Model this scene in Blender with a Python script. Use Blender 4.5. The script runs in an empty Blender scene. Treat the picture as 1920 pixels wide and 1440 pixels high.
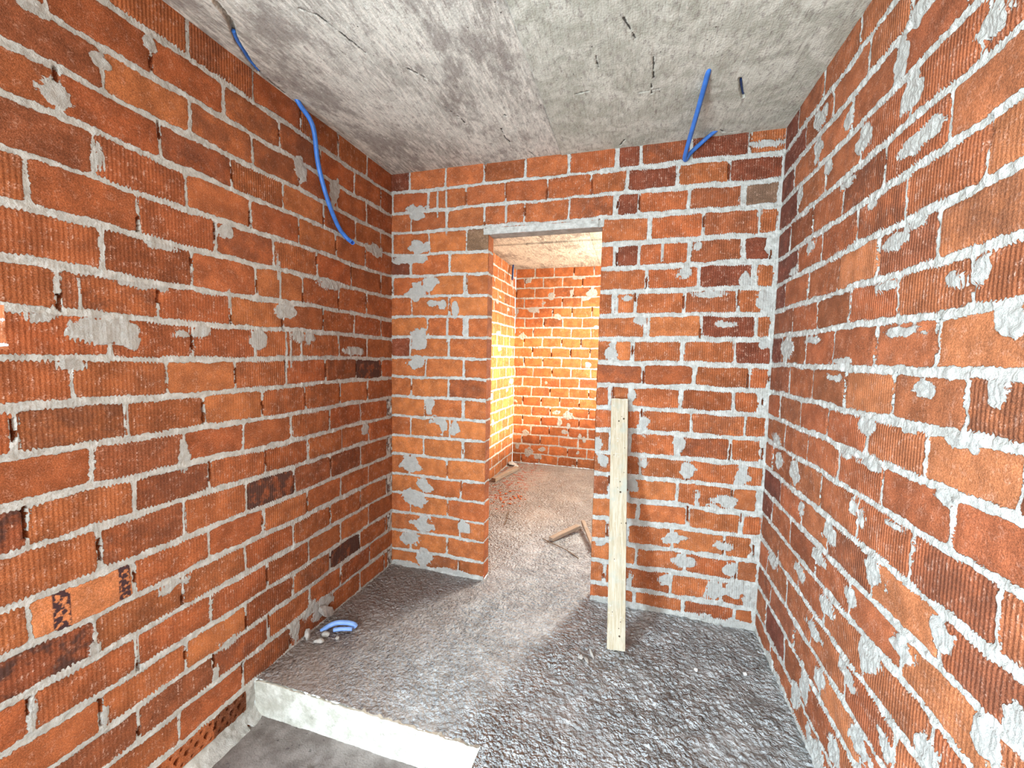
import bpy, bmesh, math, random
import numpy as np
from mathutils import Vector, Matrix

# ------------------------------------------------------------------ camera
scene = bpy.context.scene
U = 0.13            # one brick course in metres
ZF = 19.85          # courses from floor to ceiling
W = 2.2073          # room width
H = ZF * U          # room height
cd = bpy.data.cameras.new('camera')
cam = bpy.data.objects.new('camera', cd)
scene.collection.objects.link(cam)
cd.sensor_width = 36.0
cd.sensor_fit = 'HORIZONTAL'
cd.lens = 769.54 / 1920 * 36
cd.clip_start = 0.02
R_ = Vector((0.9584722, 0.2845121, 0.0195913))
U_ = Vector((-0.0384871, 0.0609766, 0.9973969))
F_ = Vector((-0.2825769, 0.9567313, -0.0693945))
M = Matrix((R_, U_, -F_)).transposed().to_4x4()
M.translation = Vector((1.534267, -2.381257, 1.439109))
cam.matrix_world = M
scene.camera = cam

# ------------------------------------------------------------------ sky, sun, daylight
world = bpy.data.worlds.new('sky')
scene.world = world
world.use_nodes = True
bg = world.node_tree.nodes['Background']
bg.inputs['Color'].default_value = (0.70, 0.86, 1.0, 1)
bg.inputs['Strength'].default_value = 6.0

def area(name, loc, direction, sx, sy, power, color):
    d = bpy.data.lights.new(name, 'AREA')
    d.shape = 'RECTANGLE'; d.size = sx; d.size_y = sy
    d.energy = power; d.color = color
    o = bpy.data.objects.new(name, d)
    scene.collection.objects.link(o)
    o.location = loc
    o.rotation_euler = Vector(direction).to_track_quat('-Z', 'Y').to_euler()
    return o

# daylight coming in through the openings behind the camera
area('daylight_left_opening', (-0.02, -3.0, 1.00), (1, 0.25, 0.0), 0.42, 1.5, 112, (0.68, 0.86, 1.0))
area('daylight_rear_opening', (1.1, -4.35, 1.35), (0, 1, 0.12), 1.7, 1.9, 36, (0.95, 0.97, 0.97))
# warm daylight through the window of the far room
area('daylight_far_window', (2.10, 2.05, 1.85), (-1, 0.12, -0.1), 1.3, 1.2, 62, (1.0, 0.88, 0.68))
slant = area('daylight_far_window_slant', (2.12, 2.40, 1.75), (-1.40, -2.75, -1.75), 0.30, 0.8, 11, (1.0, 0.95, 0.88))
slant.data.spread = math.radians(75)
sd = bpy.data.lights.new('sun', 'SUN')
sd.energy = 11.0; sd.angle = math.radians(9); sd.color = (1.0, 0.80, 0.50)
sun = bpy.data.objects.new('sun', sd)
scene.collection.objects.link(sun)
sun.rotation_euler = Vector((-1, 0.28, -0.34)).to_track_quat('-Z', 'Y').to_euler()

vs = scene.view_settings
vs.view_transform = 'Standard'
vs.look = 'None'
vs.gamma = 1.0
vs.exposure = 0.64
vs.use_curve_mapping = False
scene.cycles.use_denoising = True
scene.cycles.max_bounces = 6
scene.cycles.diffuse_bounces = 4
scene.cycles.glossy_bounces = 2
scene.cycles.caustics_reflective = False
scene.cycles.use_adaptive_sampling = True
scene.cycles.adaptive_threshold = 0.03
scene.cycles.sample_clamp_indirect = 6.0

# ------------------------------------------------------------------ measured brickwork (hundredths of a course)
ROWZ=[[30,-97,-199,-298,-394,-497,-600,-708,-804,-904,-1002,-1102,-1200,-1297,-1404,-1502,-1600,-1698,-1792,-1888,-1975],[30,-91,-189,-286,-394,-496,-597,-698,-797,-898,-995,-1095,-1195,-1296,-1394,-1498,-1595,-1696,-1792,-1896,-1983],[30,-91,-186,-285,-389,-492,-590,-692,-787,-892,-997,-1092,-1188,-1297,-1394,-1490,-1591,-1697,-1790,-1900,-1990]]
J={"L":[[-970,-771,-577,-382,-194],[-1252,-1061,-871,-672,-481,-283,-93],[-1162,-969,-778,-586,-391,-199],[-1241,-1048,-853,-661,-468,-278,-94],[-1186,-987,-792,-595,-400,-209],[-1297,-1103,-908,-706,-508,-309,-90],[-1179,-979,-778,-582,-387,-203],[-1259,-1067,-867,-675,-480,-290,-91],[-1174,-983,-785,-593,-390,-200],[-1245,-1053,-859,-666,-472,-281,-88],[-1336,-1146,-958,-766,-579,-386,-198],[-1218,-1018,-836,-647,-451,-253,-43],[-1328,-1137,-949,-758,-570,-379,-195],[-1211,-1022,-832,-637,-448,-255,-48],[-1333,-1147,-957,-771,-577,-388,-197],[-1228,-1032,-841,-646,-454,-257,-49],[-1339,-1147,-957,-761,-573,-391,-198],[-1224,-1030,-843,-650,-457,-263,-61],[-1150,-953,-760,-571,-394,-191],[-1055,-859,-667,-466,-264]],"B":[[99,292,487,682,876,1084,1176,1367,1577],[200,397,591,786,977,1125,1322,1511],[108,300,490,682,883,1089,1175,1368,1570],[207,402,1224,1425,1625],[106,316,1092,1183,1378,1575],[209,405,1218,1419,1624],[112,318,1099,1178,1369,1567],[201,410,1232,1438,1635],[104,314,1093,1173,1370,1566],[191,396,1220,1421,1623],[110,316,1098,1171,1374,1572],[189,396,1220,1418,1618],[108,324,1094,1175,1375,1569],[181,393,1223,1414,1619],[102,311,1096,1178,1376,1586],[179,387,1222,1423,1625],[109,316,1095,1181,1365,1568],[186,383,1222,1419,1618],[110,315,1089,1171,1369,1565],[184,379,1222,1421,1618]],"R":[[-532,-326,-127],[-746,-587,-399,-202],[-905,-706,-516,-322,-120],[-957,-773,-576,-384,-176],[-892,-695,-501,-309,-116],[-984,-783,-591,-392,-202],[-889,-695,-512,-307,-103],[-976,-782,-583,-390,-190],[-910,-714,-513,-324,-103],[-990,-795,-592,-396,-200],[-907,-713,-513,-318,-125],[-983,-785,-591,-393,-193],[-891,-697,-501,-278,-78],[-982,-776,-563,-382,-184],[-1093,-891,-692,-501,-300,-110],[-986,-768,-569,-386,-196],[-892,-699,-505,-305,-95],[-786,-580,-386,-153],[-683,-489,-315,-118],[-415,-184]]}
SM={"L":[[-1247,-343,30,24],[-1161,-233,20,17],[-1272,-200,32,12],[-1177,-445,12,26],[-1062,-122,17,23],[-1191,-836,47,27],[-1142,-848,26,31],[-1010,-836,17,14],[-954,-829,20,18],[-777,-843,40,35],[-610,-821,30,23],[-557,-826,27,24],[-668,-734,41,26],[-448,-613,60,17],[-309,-872,78,16],[-879,-530,27,22],[-580,-224,25,38],[-403,-241,31,53],[-128,-397,59,30],[-1252,-916,26,16],[-1291,-818,24,9],[-1042,-616,39,11],[-1109,-718,46,13],[-1018,-1154,15,44],[-1057,-1521,33,18],[-1231,-1581,10,20],[-1336,-1647,7,29],[-898,-1791,35,14],[-512,-1908,71,40],[-647,-1927,20,45],[-219,-1230,24,20],[-1219,-1766,9,29],[-947,-1864,11,23],[-575,-1896,33,30],[-684,-645,3,47],[-692,-591,3,29],[-643,-866,4,46],[-662,-872,3,41],[-1223,-771,2,28],[-872,-723,3,19]],"B":[[140,-179,52,25],[149,-210,41,25],[149,-355,58,36],[112,-417,89,21],[156,-571,59,41],[203,-534,46,31],[229,-632,40,15],[151,-788,47,37],[157,-828,41,32],[143,-921,48,32],[206,-1134,24,37],[346,-655,17,41],[281,-643,23,26],[257,-1211,41,21],[108,-1432,55,39],[191,-1540,48,33],[127,-1611,55,50],[180,-1749,61,34],[406,-1729,28,32],[110,-1830,68,40],[187,-1926,43,45],[341,-1251,29,37],[292,-1233,29,37],[79,-1981,94,23],[351,-1968,87,14],[1626,-49,51,20],[1409,-420,20,17],[1371,-525,36,21],[1589,-564,19,29],[1140,-627,26,20],[1459,-617,69,13],[1658,-642,26,41],[1198,-718,22,18],[1526,-737,50,13],[1668,-824,33,21],[1084,-855,22,37],[1174,-1041,18,23],[1233,-1153,20,32],[1229,-1174,22,46],[1371,-1239,25,45],[1240,-1333,15,37],[1419,-1348,33,36],[1615,-1341,27,48],[1197,-1429,27,28],[1457,-1448,16,41],[1554,-1455,43,31],[1524,-1488,32,18],[1369,-1642,47,26],[1568,-1651,36,20],[1418,-1738,50,26],[1595,-1747,28,27],[1346,-1833,30,26],[1198,-1850,14,34],[1541,-1847,40,41],[1616,-1814,39,45],[1670,-1831,31,49],[1042,-1275,16,33],[1063,-1343,21,33],[1061,-1708,23,15],[1568,-1979,100,23],[1648,-1985,78,32],[1359,-1999,129,17],[1075,-1987,71,20],[251,-155,4,45],[296,-154,4,44],[297,-253,4,40],[595,-236,4,33],[307,-759,4,41],[1275,-434,4,30]],"R":[[-766,-172,36,25],[-720,-232,24,47],[-770,-324,29,36],[-970,-342,28,35],[-504,-237,24,29],[-309,-138,41,28],[-587,-335,32,38],[-306,-231,34,34],[-397,-324,29,29],[-822,-441,65,21],[-190,-321,25,30],[-516,-408,36,12],[-655,-510,28,15],[-813,-608,37,15],[-302,-514,30,21],[-171,-565,41,15],[-769,-623,52,16],[-738,-710,36,16],[-938,-733,22,15],[-996,-732,17,24],[-1057,-814,39,20],[-809,-813,52,9],[-153,-833,53,42],[-373,-814,63,10],[-571,-876,57,8],[-882,-922,26,16],[-534,-920,42,9],[-1045,-921,17,20],[-711,-1020,35,24],[-857,-1006,31,8],[-973,-1005,23,11],[-1012,-1010,8,13],[-111,-1173,57,19],[-141,-1238,44,26],[-303,-1245,36,37],[-624,-1108,26,10],[-723,-1104,47,12],[-680,-1223,19,25],[-713,-1238,13,22],[-956,-1105,25,11],[-576,-1335,40,30],[-828,-1208,27,8],[-378,-1339,24,22],[-512,-1427,39,23],[-390,-1528,40,22],[-786,-1329,38,29],[-701,-1440,28,22],[-582,-1528,46,24],[-154,-1608,44,30],[-519,-1639,45,23],[-890,-1431,36,22],[-987,-1347,30,30],[-785,-1526,39,33],[-708,-1624,41,22],[-578,-1738,35,27],[-783,-1734,40,29],[-973,-1554,29,32],[-1085,-1432,31,30],[-1133,-1368,22,28],[-874,-1651,29,24],[-585,-1945,59,45],[-490,-1820,34,43],[-682,-1849,34,29],[-426,-1905,38,36]]}
SP={"L":[[-1314,-1534,"b"],[-1136,-1144,"n"],[-1349,-1247,"b"],[-743,-1346,"b"],[-508,-1356,"n"],[-385,-1715,"b"],[-185,-954,"b"],[-998,-1814,"n"],[-1174,-1821,"n"],[-1087,-1808,"n"],[-1255,-1459,"s"],[-986,-1714,"o"],[-1205,-248,"o"],[-1016,-259,"o"],[-575,-327,"o"],[-506,-427,"o"],[-730,-653,"o"],[-633,-648,"o"],[-791,-751,"o"],[-942,-953,"o"],[-876,-1048,"o"],[-1283,-398,"n"],[-1283,-236,"n"]],"B":[[46,-36,"d"],[456,-343,"g"],[52,-448,"d"],[52,-850,"d"],[1140,-58,"d"],[1259,-145,"d"],[1510,-49,"d"],[1607,-129,"d"],[1132,-240,"d"],[1472,-231,"n"],[1622,-241,"g"],[1145,-450,"d"],[1516,-551,"d"],[1544,-346,"n"],[1473,-461,"n"],[1628,-463,"d"],[1463,-651,"n"],[1526,-751,"d"],[1651,-845,"d"],[1336,-745,"o"],[1153,-854,"o"],[418,-451,"o"],[280,-554,"o"],[406,-650,"o"],[166,-751,"o"],[284,-1051,"o"],[168,-1150,"o"],[168,-1244,"o"],[400,-1254,"o"],[169,-1339,"o"],[287,-1343,"o"],[229,-1456,"o"],[431,-1436,"o"],[139,-1534,"o"],[260,-1631,"o"],[202,-1847,"o"],[1313,-1430,"o"],[1449,-1644,"o"],[1168,-1675,"o"],[1047,-1509,"o"],[1051,-1618,"o"],[1055,-1741,"o"]],"R":[[-85,-33,"d"],[-150,-119,"d"],[-72,-189,"d"],[-64,-265,"d"],[-59,-355,"d"],[-51,-430,"d"],[-124,-533,"d"],[-63,-647,"d"],[-135,-732,"n"],[-23,-845,"d"],[-119,-943,"n"],[-1023,-535,"o"],[-606,-646,"o"],[-977,-847,"o"],[-700,-944,"o"],[-1002,-1049,"o"],[-799,-652,"n"],[-1037,-612,"o"],[-1079,-1041,"o"],[-44,-1342,"d"],[-68,-1461,"d"],[-188,-1753,"n"],[-238,-1860,"d"],[-748,-1703,"o"],[-928,-1488,"o"],[-896,-1364,"o"]]}

# ------------------------------------------------------------------ helpers
def hash2(ix, iy, seed):
    n = (ix.astype(np.int64) * 374761393 + iy.astype(np.int64) * 668265263 + seed * 1442695041) & 0xffffffff
    n = ((n ^ (n >> 13)) * 1274126177) & 0xffffffff
    return ((n ^ (n >> 16)) & 0xffff) / 65535.0

def vnoise(x, y, seed=0):
    ix = np.floor(x); iy = np.floor(y)
    fx = x - ix; fy = y - iy
    fx = fx * fx * (3 - 2 * fx); fy = fy * fy * (3 - 2 * fy)
    ix = ix.astype(np.int64); iy = iy.astype(np.int64)
    a = hash2(ix, iy, seed); b = hash2(ix + 1, iy, seed)
    c = hash2(ix, iy + 1, seed); d = hash2(ix + 1, iy + 1, seed)
    return (a * (1 - fx) + b * fx) * (1 - fy) + (c * (1 - fx) + d * fx) * fy - 0.5

def fbm(x, y, seed=0, octv=3):
    r = 0; a = 1.0; t = 0
    for o in range(octv):
        r = r + a * vnoise(x * 2 ** o, y * 2 ** o, seed + 17 * o); t += a; a *= 0.5
    return r / t

def tag(o, label=None, cat=None, group=None, kind=None):
    if label: o['label'] = label
    if cat: o['category'] = cat
    if group: o['group'] = group
    if kind: o['kind'] = kind
    return o

def link(name, me, mat=None, parent=None):
    o = bpy.data.objects.new(name, me)
    scene.collection.objects.link(o)
    if mat: me.materials.append(mat)
    if parent: o.parent = parent
    return o

def grid_mesh(name, P, mask=None, attrs=None, cols=None, flip=False):
    """P (n,m,3) vertex grid; mask (n-1,m-1) keeps a cell."""
    n, m = P.shape[:2]
    idx = np.arange(n * m).reshape(n, m)
    q = np.stack([idx[:-1, :-1], idx[:-1, 1:], idx[1:, 1:], idx[1:, :-1]], -1)
    if flip: q = q[..., ::-1]
    q = q[mask] if mask is not None else q.reshape(-1, 4)
    used = np.zeros(n * m, bool); used[q.ravel()] = True
    remap = np.cumsum(used) - 1
    q = remap[q]
    V = P.reshape(-1, 3)[used]
    me = bpy.data.meshes.new(name)
    me.vertices.add(len(V)); me.vertices.foreach_set('co', V.astype(np.float32).ravel())
    k = len(q)
    me.loops.add(k * 4); me.loops.foreach_set('vertex_index', q.astype(np.int32).ravel())
    me.polygons.add(k)
    me.polygons.foreach_set('loop_start', np.arange(0, 4 * k, 4, dtype=np.int32))
    me.polygons.foreach_set('use_smooth', np.ones(k, bool))
    me.update(calc_edges=True)
    for nm, a in (attrs or {}).items():
        at = me.attributes.new(nm, 'FLOAT', 'POINT')
        at.data.foreach_set('value', a.reshape(-1)[used].astype(np.float32))
    for nm, a in (cols or {}).items():
        at = me.attributes.new(nm, 'FLOAT_VECTOR', 'POINT')
        at.data.foreach_set('vector', a.reshape(-1, 3)[used].astype(np.float32).ravel())
    return me

class NT:
    def __init__(s, name):
        s.m = bpy.data.materials.new(name); s.m.use_nodes = True
        s.t = s.m.node_tree; s.n = s.t.nodes; s.l = s.t.links
        s.b = s.n['Principled BSDF']
        s.b.inputs['Roughness'].default_value = 0.9
        s.b.inputs['Specular IOR Level'].default_value = 0.2
    def add(s, typ, **kw):
        nd = s.n.new(typ)
        for k, v in kw.items(): setattr(nd, k, v)
        return nd
    def put(s, sock, v):
        if v is None: return
        if isinstance(v, bpy.types.NodeSocket): s.l.new(v, sock)
        else: sock.default_value = v
    def math(s, op, a, b=None, c=None, clamp=False):
        nd = s.add('ShaderNodeMath', operation=op, use_clamp=clamp)
        s.put(nd.inputs[0], a); s.put(nd.inputs[1], b); s.put(nd.inputs[2], c)
        return nd.outputs[0]
    def mix(s, f, a, b, blend='MIX'):
        nd = s.add('ShaderNodeMix', data_type='RGBA', blend_type=blend)
        s.put(nd.inputs[0], f)
        for k, v in ((6, a), (7, b)):
            if isinstance(v, tuple) and len(v) == 3: v = v + (1,)
            s.put(nd.inputs[k], v)
        return nd.outputs[2]
    def noise(s, scale, detail=2.0, vec=None, rough=0.5, out=0, dist=0.0):
        nd = s.add('ShaderNodeTexNoise')
        nd.inputs['Scale'].default_value = scale; nd.inputs['Detail'].default_value = detail
        nd.inputs['Roughness'].default_value = rough; nd.inputs['Distortion'].default_value = dist
        s.put(nd.inputs['Vector'], vec if vec is not None else s.coord())
        return nd.outputs[out]
    def vor(s, scale, vec=None, feature='F1'):
        nd = s.add('ShaderNodeTexVoronoi', feature=feature)
        nd.inputs['Scale'].default_value = scale
        s.put(nd.inputs['Vector'], vec if vec is not None else s.coord())
        return nd.outputs[0]
    def coord(s):
        if not hasattr(s, '_c'): s._c = s.add('ShaderNodeTexCoord').outputs['Object']
        return s._c
    def mapping(s, scale):
        nd = s.add('ShaderNodeMapping'); s.put(nd.inputs['Vector'], s.coord())
        nd.inputs['Scale'].default_value = scale
        return nd.outputs[0]
    def attr(s, name, out='Fac'):
        nd = s.add('ShaderNodeAttribute', attribute_name=name); return nd.outputs[out]
    def ramp(s, f, a, b, lo=0.0, hi=1.0, smooth=True):
        nd = s.add('ShaderNodeMapRange', interpolation_type='SMOOTHSTEP' if smooth else 'LINEAR', clamp=True) if smooth else s.add('ShaderNodeMapRange', clamp=True)
        s.put(nd.inputs[0], f); s.put(nd.inputs[1], a); s.put(nd.inputs[2], b)
        s.put(nd.inputs[3], lo); s.put(nd.inputs[4], hi)
        return nd.outputs[0]
    def bump(s, h, dist, strength=1.0):
        nd = s.add('ShaderNodeBump'); nd.inputs['Strength'].default_value = strength
        nd.inputs['Distance'].default_value = dist
        s.put(nd.inputs['Height'], h); s.l.new(nd.outputs[0], s.b.inputs['Normal'])
        return nd
    def base(s, c): s.put(s.b.inputs['Base Color'], c if not (isinstance(c, tuple) and len(c) == 3) else c + (1,))

# ------------------------------------------------------------------ brick and mortar material
def brick_material():
    t = NT('brick_and_mortar')
    m = t.attr('m'); rib = t.attr('rib'); s_ = t.attr('s'); burn = t.attr('burn')
    col = t.attr('col', 'Vector')
    n1 = t.noise(75, 2.0, rough=0.6); n2 = t.noise(260, 2.0); n0 = t.noise(14, 3.0); n3 = t.noise(620, 2.0, rough=0.7)
    wob = t.math('MULTIPLY', t.math('SUBTRACT', t.noise(9, 1.0), 0.5), 1.2)
    wave = t.math('SINE', t.math('ADD', t.math('MULTIPLY', s_, 2 * math.pi / 0.0109), wob))
    M1 = t.math('MULTIPLY_ADD', t.math('SUBTRACT', n1, 0.5), 0.013, m)
    M1 = t.math('MULTIPLY_ADD', t.math('SUBTRACT', t.noise(24, 3.0), 0.5), 0.013, M1)
    M2 = t.math('MULTIPLY_ADD', t.math('SUBTRACT', n2, 0.5), 0.005, M1)
    ribw = t.math('MULTIPLY', rib, wave)
    M3 = t.math('MULTIPLY_ADD', t.math('MULTIPLY', ribw, t.ramp(t.noise(19, 2.0), 0.42, 0.66, 0.25, 1.6)), -0.0022, M2)
    mask = t.ramp(M3, -0.0006, 0.0008)
    # brick
    mott = t.ramp(n0, 0.3, 0.75, 0.72, 1.22)
    fine = t.math('MULTIPLY', t.ramp(n2, 0.25, 0.75, 0.74, 1.24), t.ramp(n3, 0.25, 0.75, 0.66, 1.34))
    f = t.math('MULTIPLY', mott, fine)
    bc = t.mix(1.0, col, t.add('ShaderNodeCombineColor').outputs[0], 'MULTIPLY')
    cc = t.n[bc.node.name].inputs[7].links[0].from_node
    for i in range(3): t.put(cc.inputs[i], f)
    # dust caught on the raised ribs and rubbed patches
    dn = t.noise(42, 3.0, rough=0.7)
    dust = t.math('MULTIPLY', t.ramp(dn, 0.50, 0.68), t.ramp(n2, 0.42, 0.60))
    dust = t.math('MULTIPLY', dust, t.math('MULTIPLY_ADD', t.math('MULTIPLY', rib, t.ramp(wave, 0.0, 0.8)), 0.75, 0.25))
    bc = t.mix(dust, bc, (0.62, 0.40, 0.30))
    bc = t.mix(t.math('MULTIPLY', t.ramp(n3, 0.60, 0.70), t.ramp(t.noise(8, 1.0), 0.40, 0.62, 0.10, 0.55)), bc, (0.60, 0.33, 0.22))
    # kiln burn
    bn = t.math('ADD', t.noise(17, 3.0, rough=0.65), t.math('MULTIPLY', t.noise(5, 1.0), 0.5))
    bm = t.math('MULTIPLY', burn, t.ramp(bn, 0.62, 0.80))
    bc = t.mix(t.math('MULTIPLY', bm, 0.85), bc, (0.055, 0.030, 0.024))
    st = t.math('MULTIPLY', t.attr('stripe'), t.ramp(t.noise(60, 3.0), 0.40, 0.50))
    bc = t.mix(st, bc, (0.06, 0.028, 0.03))
    # mortar
    mn = t.noise(30, 3.0, rough=0.6)
    mc = t.mix(t.ramp(mn, 0.3, 0.7), (0.38, 0.37, 0.33), (0.56, 0.555, 0.51))
    mc = t.mix(t.math('MULTIPLY', t.ramp(n2, 0.62, 0.72), 0.4), mc, (0.25, 0.22, 0.19))
    smear = t.attr('sm')
    mc = t.mix(t.math('MULTIPLY', smear, 0.72), mc, t.mix(t.ramp(n2, 0.3, 0.7), (0.34, 0.33, 0.295), (0.44, 0.43, 0.395)))
    mc = t.mix(t.math('MULTIPLY', t.attr('cav'), 0.9), mc, (0.16, 0.05, 0.03))
    t.base(t.mix(mask, bc, mc))
    # relief
    inv = t.math('SUBTRACT', 1.0, t.math('MULTIPLY', mask, 0.6))
    hb = t.math('MULTIPLY', t.math('MULTIPLY', ribw, inv), 0.55)
    hn = t.math('MULTIPLY', t.noise(230, 2.0, rough=0.7), 1.5)
    hm = t.math('MULTIPLY', mask, t.math('MULTIPLY_ADD', t.noise(60, 3.0, rough=0.65), t.math('MULTIPLY_ADD', t.attr('sm'), -1.8, 3.4), 0.3))
    h = t.math('ADD', t.math('ADD', hb, hn), hm)
    t.bump(h, 0.0016, 1.0)
    t.b.inputs['Roughness'].default_value = 0.85
    return t.m
BRICK = brick_material()

PAL = {'k': (0.385, 0.110, 0.036), 'd': (0.20, 0.052, 0.024), 'o': (0.46, 0.146, 0.047),
       'g': (0.20, 0.115, 0.070), 'b': (0.30, 0.080, 0.030), 'n': (0.30, 0.088, 0.033), 's': (0.62, 0.21, 0.075)}

def brick_wall(name, S, Z, rows, joints, hb, hj, place, smears=(), specials=(), ribp=0.5, seed=1,
               holes=(), void=0.35, tone=(1, 1, 1), amp=1.0, extra=None, flip=False, shift=None):
    """S, Z are 1-D coordinates (m); rows = bed heights from top down; joints = one sorted list per row."""
    rng = random.Random(seed)
    n, m = len(Z), len(S)
    SS, ZZ = np.meshgrid(S, Z)
    hbv = hb(SS) if callable(hb) else hb + 0 * SS
    hjv = hj(SS) if callable(hj) else hj + 0 * SS
    wig = 0.010 * vnoise(SS * 5, ZZ * 3.0, seed + 5) + 0.006 * vnoise(SS * 17, ZZ * 9, seed + 6)
    Zw = ZZ + wig
    thick = 1 + 0.9 * fbm(SS * 9, ZZ * 8, seed + 9, 2)
    D = np.full((n, m), -0.01); COL = np.zeros((n, m, 3)); RIB = np.zeros((n, m)); BURN = np.zeros((n, m))
    HT = np.zeros((n, m)); VOID = np.zeros((n, m)); STR = np.zeros((n, m))
    sp = [(a * U / 100, H + b * U / 100, k) for a, b, k in specials]
    base = np.array(PAL['k'])
    for r in range(len(rows) - 1):
        zt, zb = rows[r], rows[r + 1]
        sel = (Zw <= zt) & (Zw > zb)
        if not sel.any(): continue
        js = joints[r]
        s = SS[sel]; z = Zw[sel]
        ja = np.array(js)
        k = np.clip(np.searchsorted(ja, s) - 1, 0, len(ja) - 2)
        jw = np.array([rng.uniform(0.75, 1.3) for _ in ja])
        tilt = np.array([rng.uniform(-0.004, 0.004) for _ in ja])
        hl = hjv[sel] * thick[sel]
        fz = (z - zb) / (zt - zb) - 0.5
        dl = s - (ja[k] + tilt[k] * fz * 2) - hl * jw[k]
        dr = (ja[k + 1] + tilt[k + 1] * fz * 2) - s - hl * jw[k + 1]
        hh = hbv[sel] * thick[sel]
        dz = np.minimum(z - zb, zt - z) - hh
        ds = np.minimum(dl, dr)
        rad = 0.010
        d = np.minimum(ds, dz)
        c = (ds < rad) & (dz < rad)
        d[c] = rad - np.sqrt((rad - ds[c]) ** 2 + (rad - dz[c]) ** 2)
        D[sel] = d
        # one colour per brick
        nb = len(ja)
        cols = np.zeros((nb, 3)); ribs = np.zeros(nb); burns = np.zeros(nb); hts = np.zeros(nb); strp = np.zeros(nb)
        for q in range(nb - 1):
            v = min(1.2, max(0.8, rng.gauss(1, 0.075))); hue = rng.uniform(-1, 1)
            cc = base * v * np.array([1 + 0.04 * hue, 1 + 0.12 * hue, 1 + 0.12 * hue])
            if rng.random() < 0.07: cc = cc * 0.75
            rb = 1.0 if rng.random() < (ribp(0.5 * (ja[q] + ja[q + 1]), zb) if callable(ribp) else ribp) else 0.10
            bu = 0.35 if rng.random() < 0.10 else 0.0
            for a, b, kk in sp:
                if ja[q] <= a < ja[q + 1] and zb < b <= zt:
                    cc = np.array(PAL[kk]) * rng.uniform(0.92, 1.08)
                    if kk in 'b': bu = 1.0
                    if kk == 's': strp[q] = 1.0; rb = 0.05
                    if kk in 'go': rb = min(rb, 0.5)
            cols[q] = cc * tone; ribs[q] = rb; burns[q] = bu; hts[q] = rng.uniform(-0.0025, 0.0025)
        COL[sel] = cols[k]; RIB[sel] = ribs[k]; BURN[sel] = burns[k]; HT[sel] = hts[k]
        STR[sel] = strp[k] * ((np.abs((s - ja[k]) - 0.065) < 0.020) | (np.abs((s - ja[k]) - 0.215) < 0.016))
        # dry joints
        for q in range(1, nb - 1):
            if rng.random() < void:
                f0 = rng.uniform(-0.5, 0.1); f1 = f0 + rng.uniform(0.2, 0.7)
                off = rng.uniform(-0.004, 0.004)
                nz_ = vnoise(z * 90, s * 0 + q, seed + 77); nx_ = vnoise(s * 260, z * 0 + q, seed + 78)
                v = (np.abs(s - ja[q] - off - 0.003 * nz_) < 0.0048 + 0.0035 * vnoise(z * 60, s * 0 + q, seed + 79)) & (fz + 0.12 * nx_ > f0) & (fz + 0.12 * nx_ < f1)
                tmp = VOID[sel]; tmp[v] = 1.0; VOID[sel] = tmp
    Mv = -D
    SM = np.zeros((n, m))
    for a, b, ra, rb_ in smears:
        a, b, ra, rb_ = a * U / 100, H + b * U / 100, max(ra * U / 100, 0.0022), max(rb_ * U / 100, 0.004)
        i0 = np.searchsorted(S, a - 1.6 * ra); i1 = np.searchsorted(S, a + 1.6 * ra)
        j0 = np.searchsorted(Z, b - 1.6 * rb_); j1 = np.searchsorted(Z, b + 1.6 * rb_)
        if i1 - i0 < 1 or j1 - j0 < 1: continue
        x = SS[j0:j1, i0:i1] - a; y = ZZ[j0:j1, i0:i1] - b
        warp = 1 + 1.5 * fbm(SS[j0:j1, i0:i1] * 22, ZZ[j0:j1, i0:i1] * 22, seed + 3, 3)
        e = np.sqrt((x / ra) ** 2 + (y / rb_) ** 2)
        f = (warp - e) * min(ra, rb_) * 0.8 + (0.0035 if min(ra, rb_) < 0.006 else 0)
        cur = Mv[j0:j1, i0:i1]
        only = (f > cur)
        SM[j0:j1, i0:i1] = np.maximum(SM[j0:j1, i0:i1], np.clip(f / 0.006 + 0.5, 0, 1) * only)
        Mv[j0:j1, i0:i1] = np.maximum(cur, np.minimum(f, 0.02))
        VOID[j0:j1, i0:i1] *= np.clip(1 - np.clip(f / 0.004, 0, 1), 0, 1)
    CAV = np.zeros((n, m))
    if extra: Mv, COL, RIB, VOID, CAV = extra(SS, ZZ, Mv, COL, RIB, VOID)
    mort = np.clip(Mv / 0.003 + 0.5, 0, 1)
    rough = fbm(SS * 60, ZZ * 60, seed + 21, 2)
    Hh = (1 - mort) * (HT - 0.003 * np.exp(-np.clip(-Mv, 0, 1) / 0.004)) + mort * (-0.0015 + amp * 0.0085 * rough)
    Hh = Hh + SM * 0.0022 - 0.024 * VOID - 0.02 * CAV
    Mv = np.where(VOID > 0.5, -0.01, Mv)
    COL = np.where((VOID > 0.5)[..., None], COL * 0.8, COL)
    Hh += 0.004 * vnoise(SS * 1.3, ZZ * 1.3, seed + 30)
    if shift is not None: Hh = Hh + shift(SS, ZZ)
    P = place(SS, ZZ, Hh)
    mask = np.ones((n - 1, m - 1), bool)
    cs = 0.5 * (S[1:] + S[:-1]); cz = 0.5 * (Z[1:] + Z[:-1])
    for a0, a1, b0, b1 in holes:
        if a1 - a0 < 0.5 and b1 - b0 < 0.3:       # a broken-out brick has a ragged rim
            CS, CZ = np.meshgrid(cs, cz)
            w = 0.016 * fbm(CS * 60, CZ * 60, 5, 2)
            mask &= ~((CS > a0 + w) & (CS < a1 - w) & (CZ > b0 + w) & (CZ < b1 - w))
        else:
            mask &= ~np.outer((cz > b0) & (cz < b1), (cs > a0) & (cs < a1))
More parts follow.
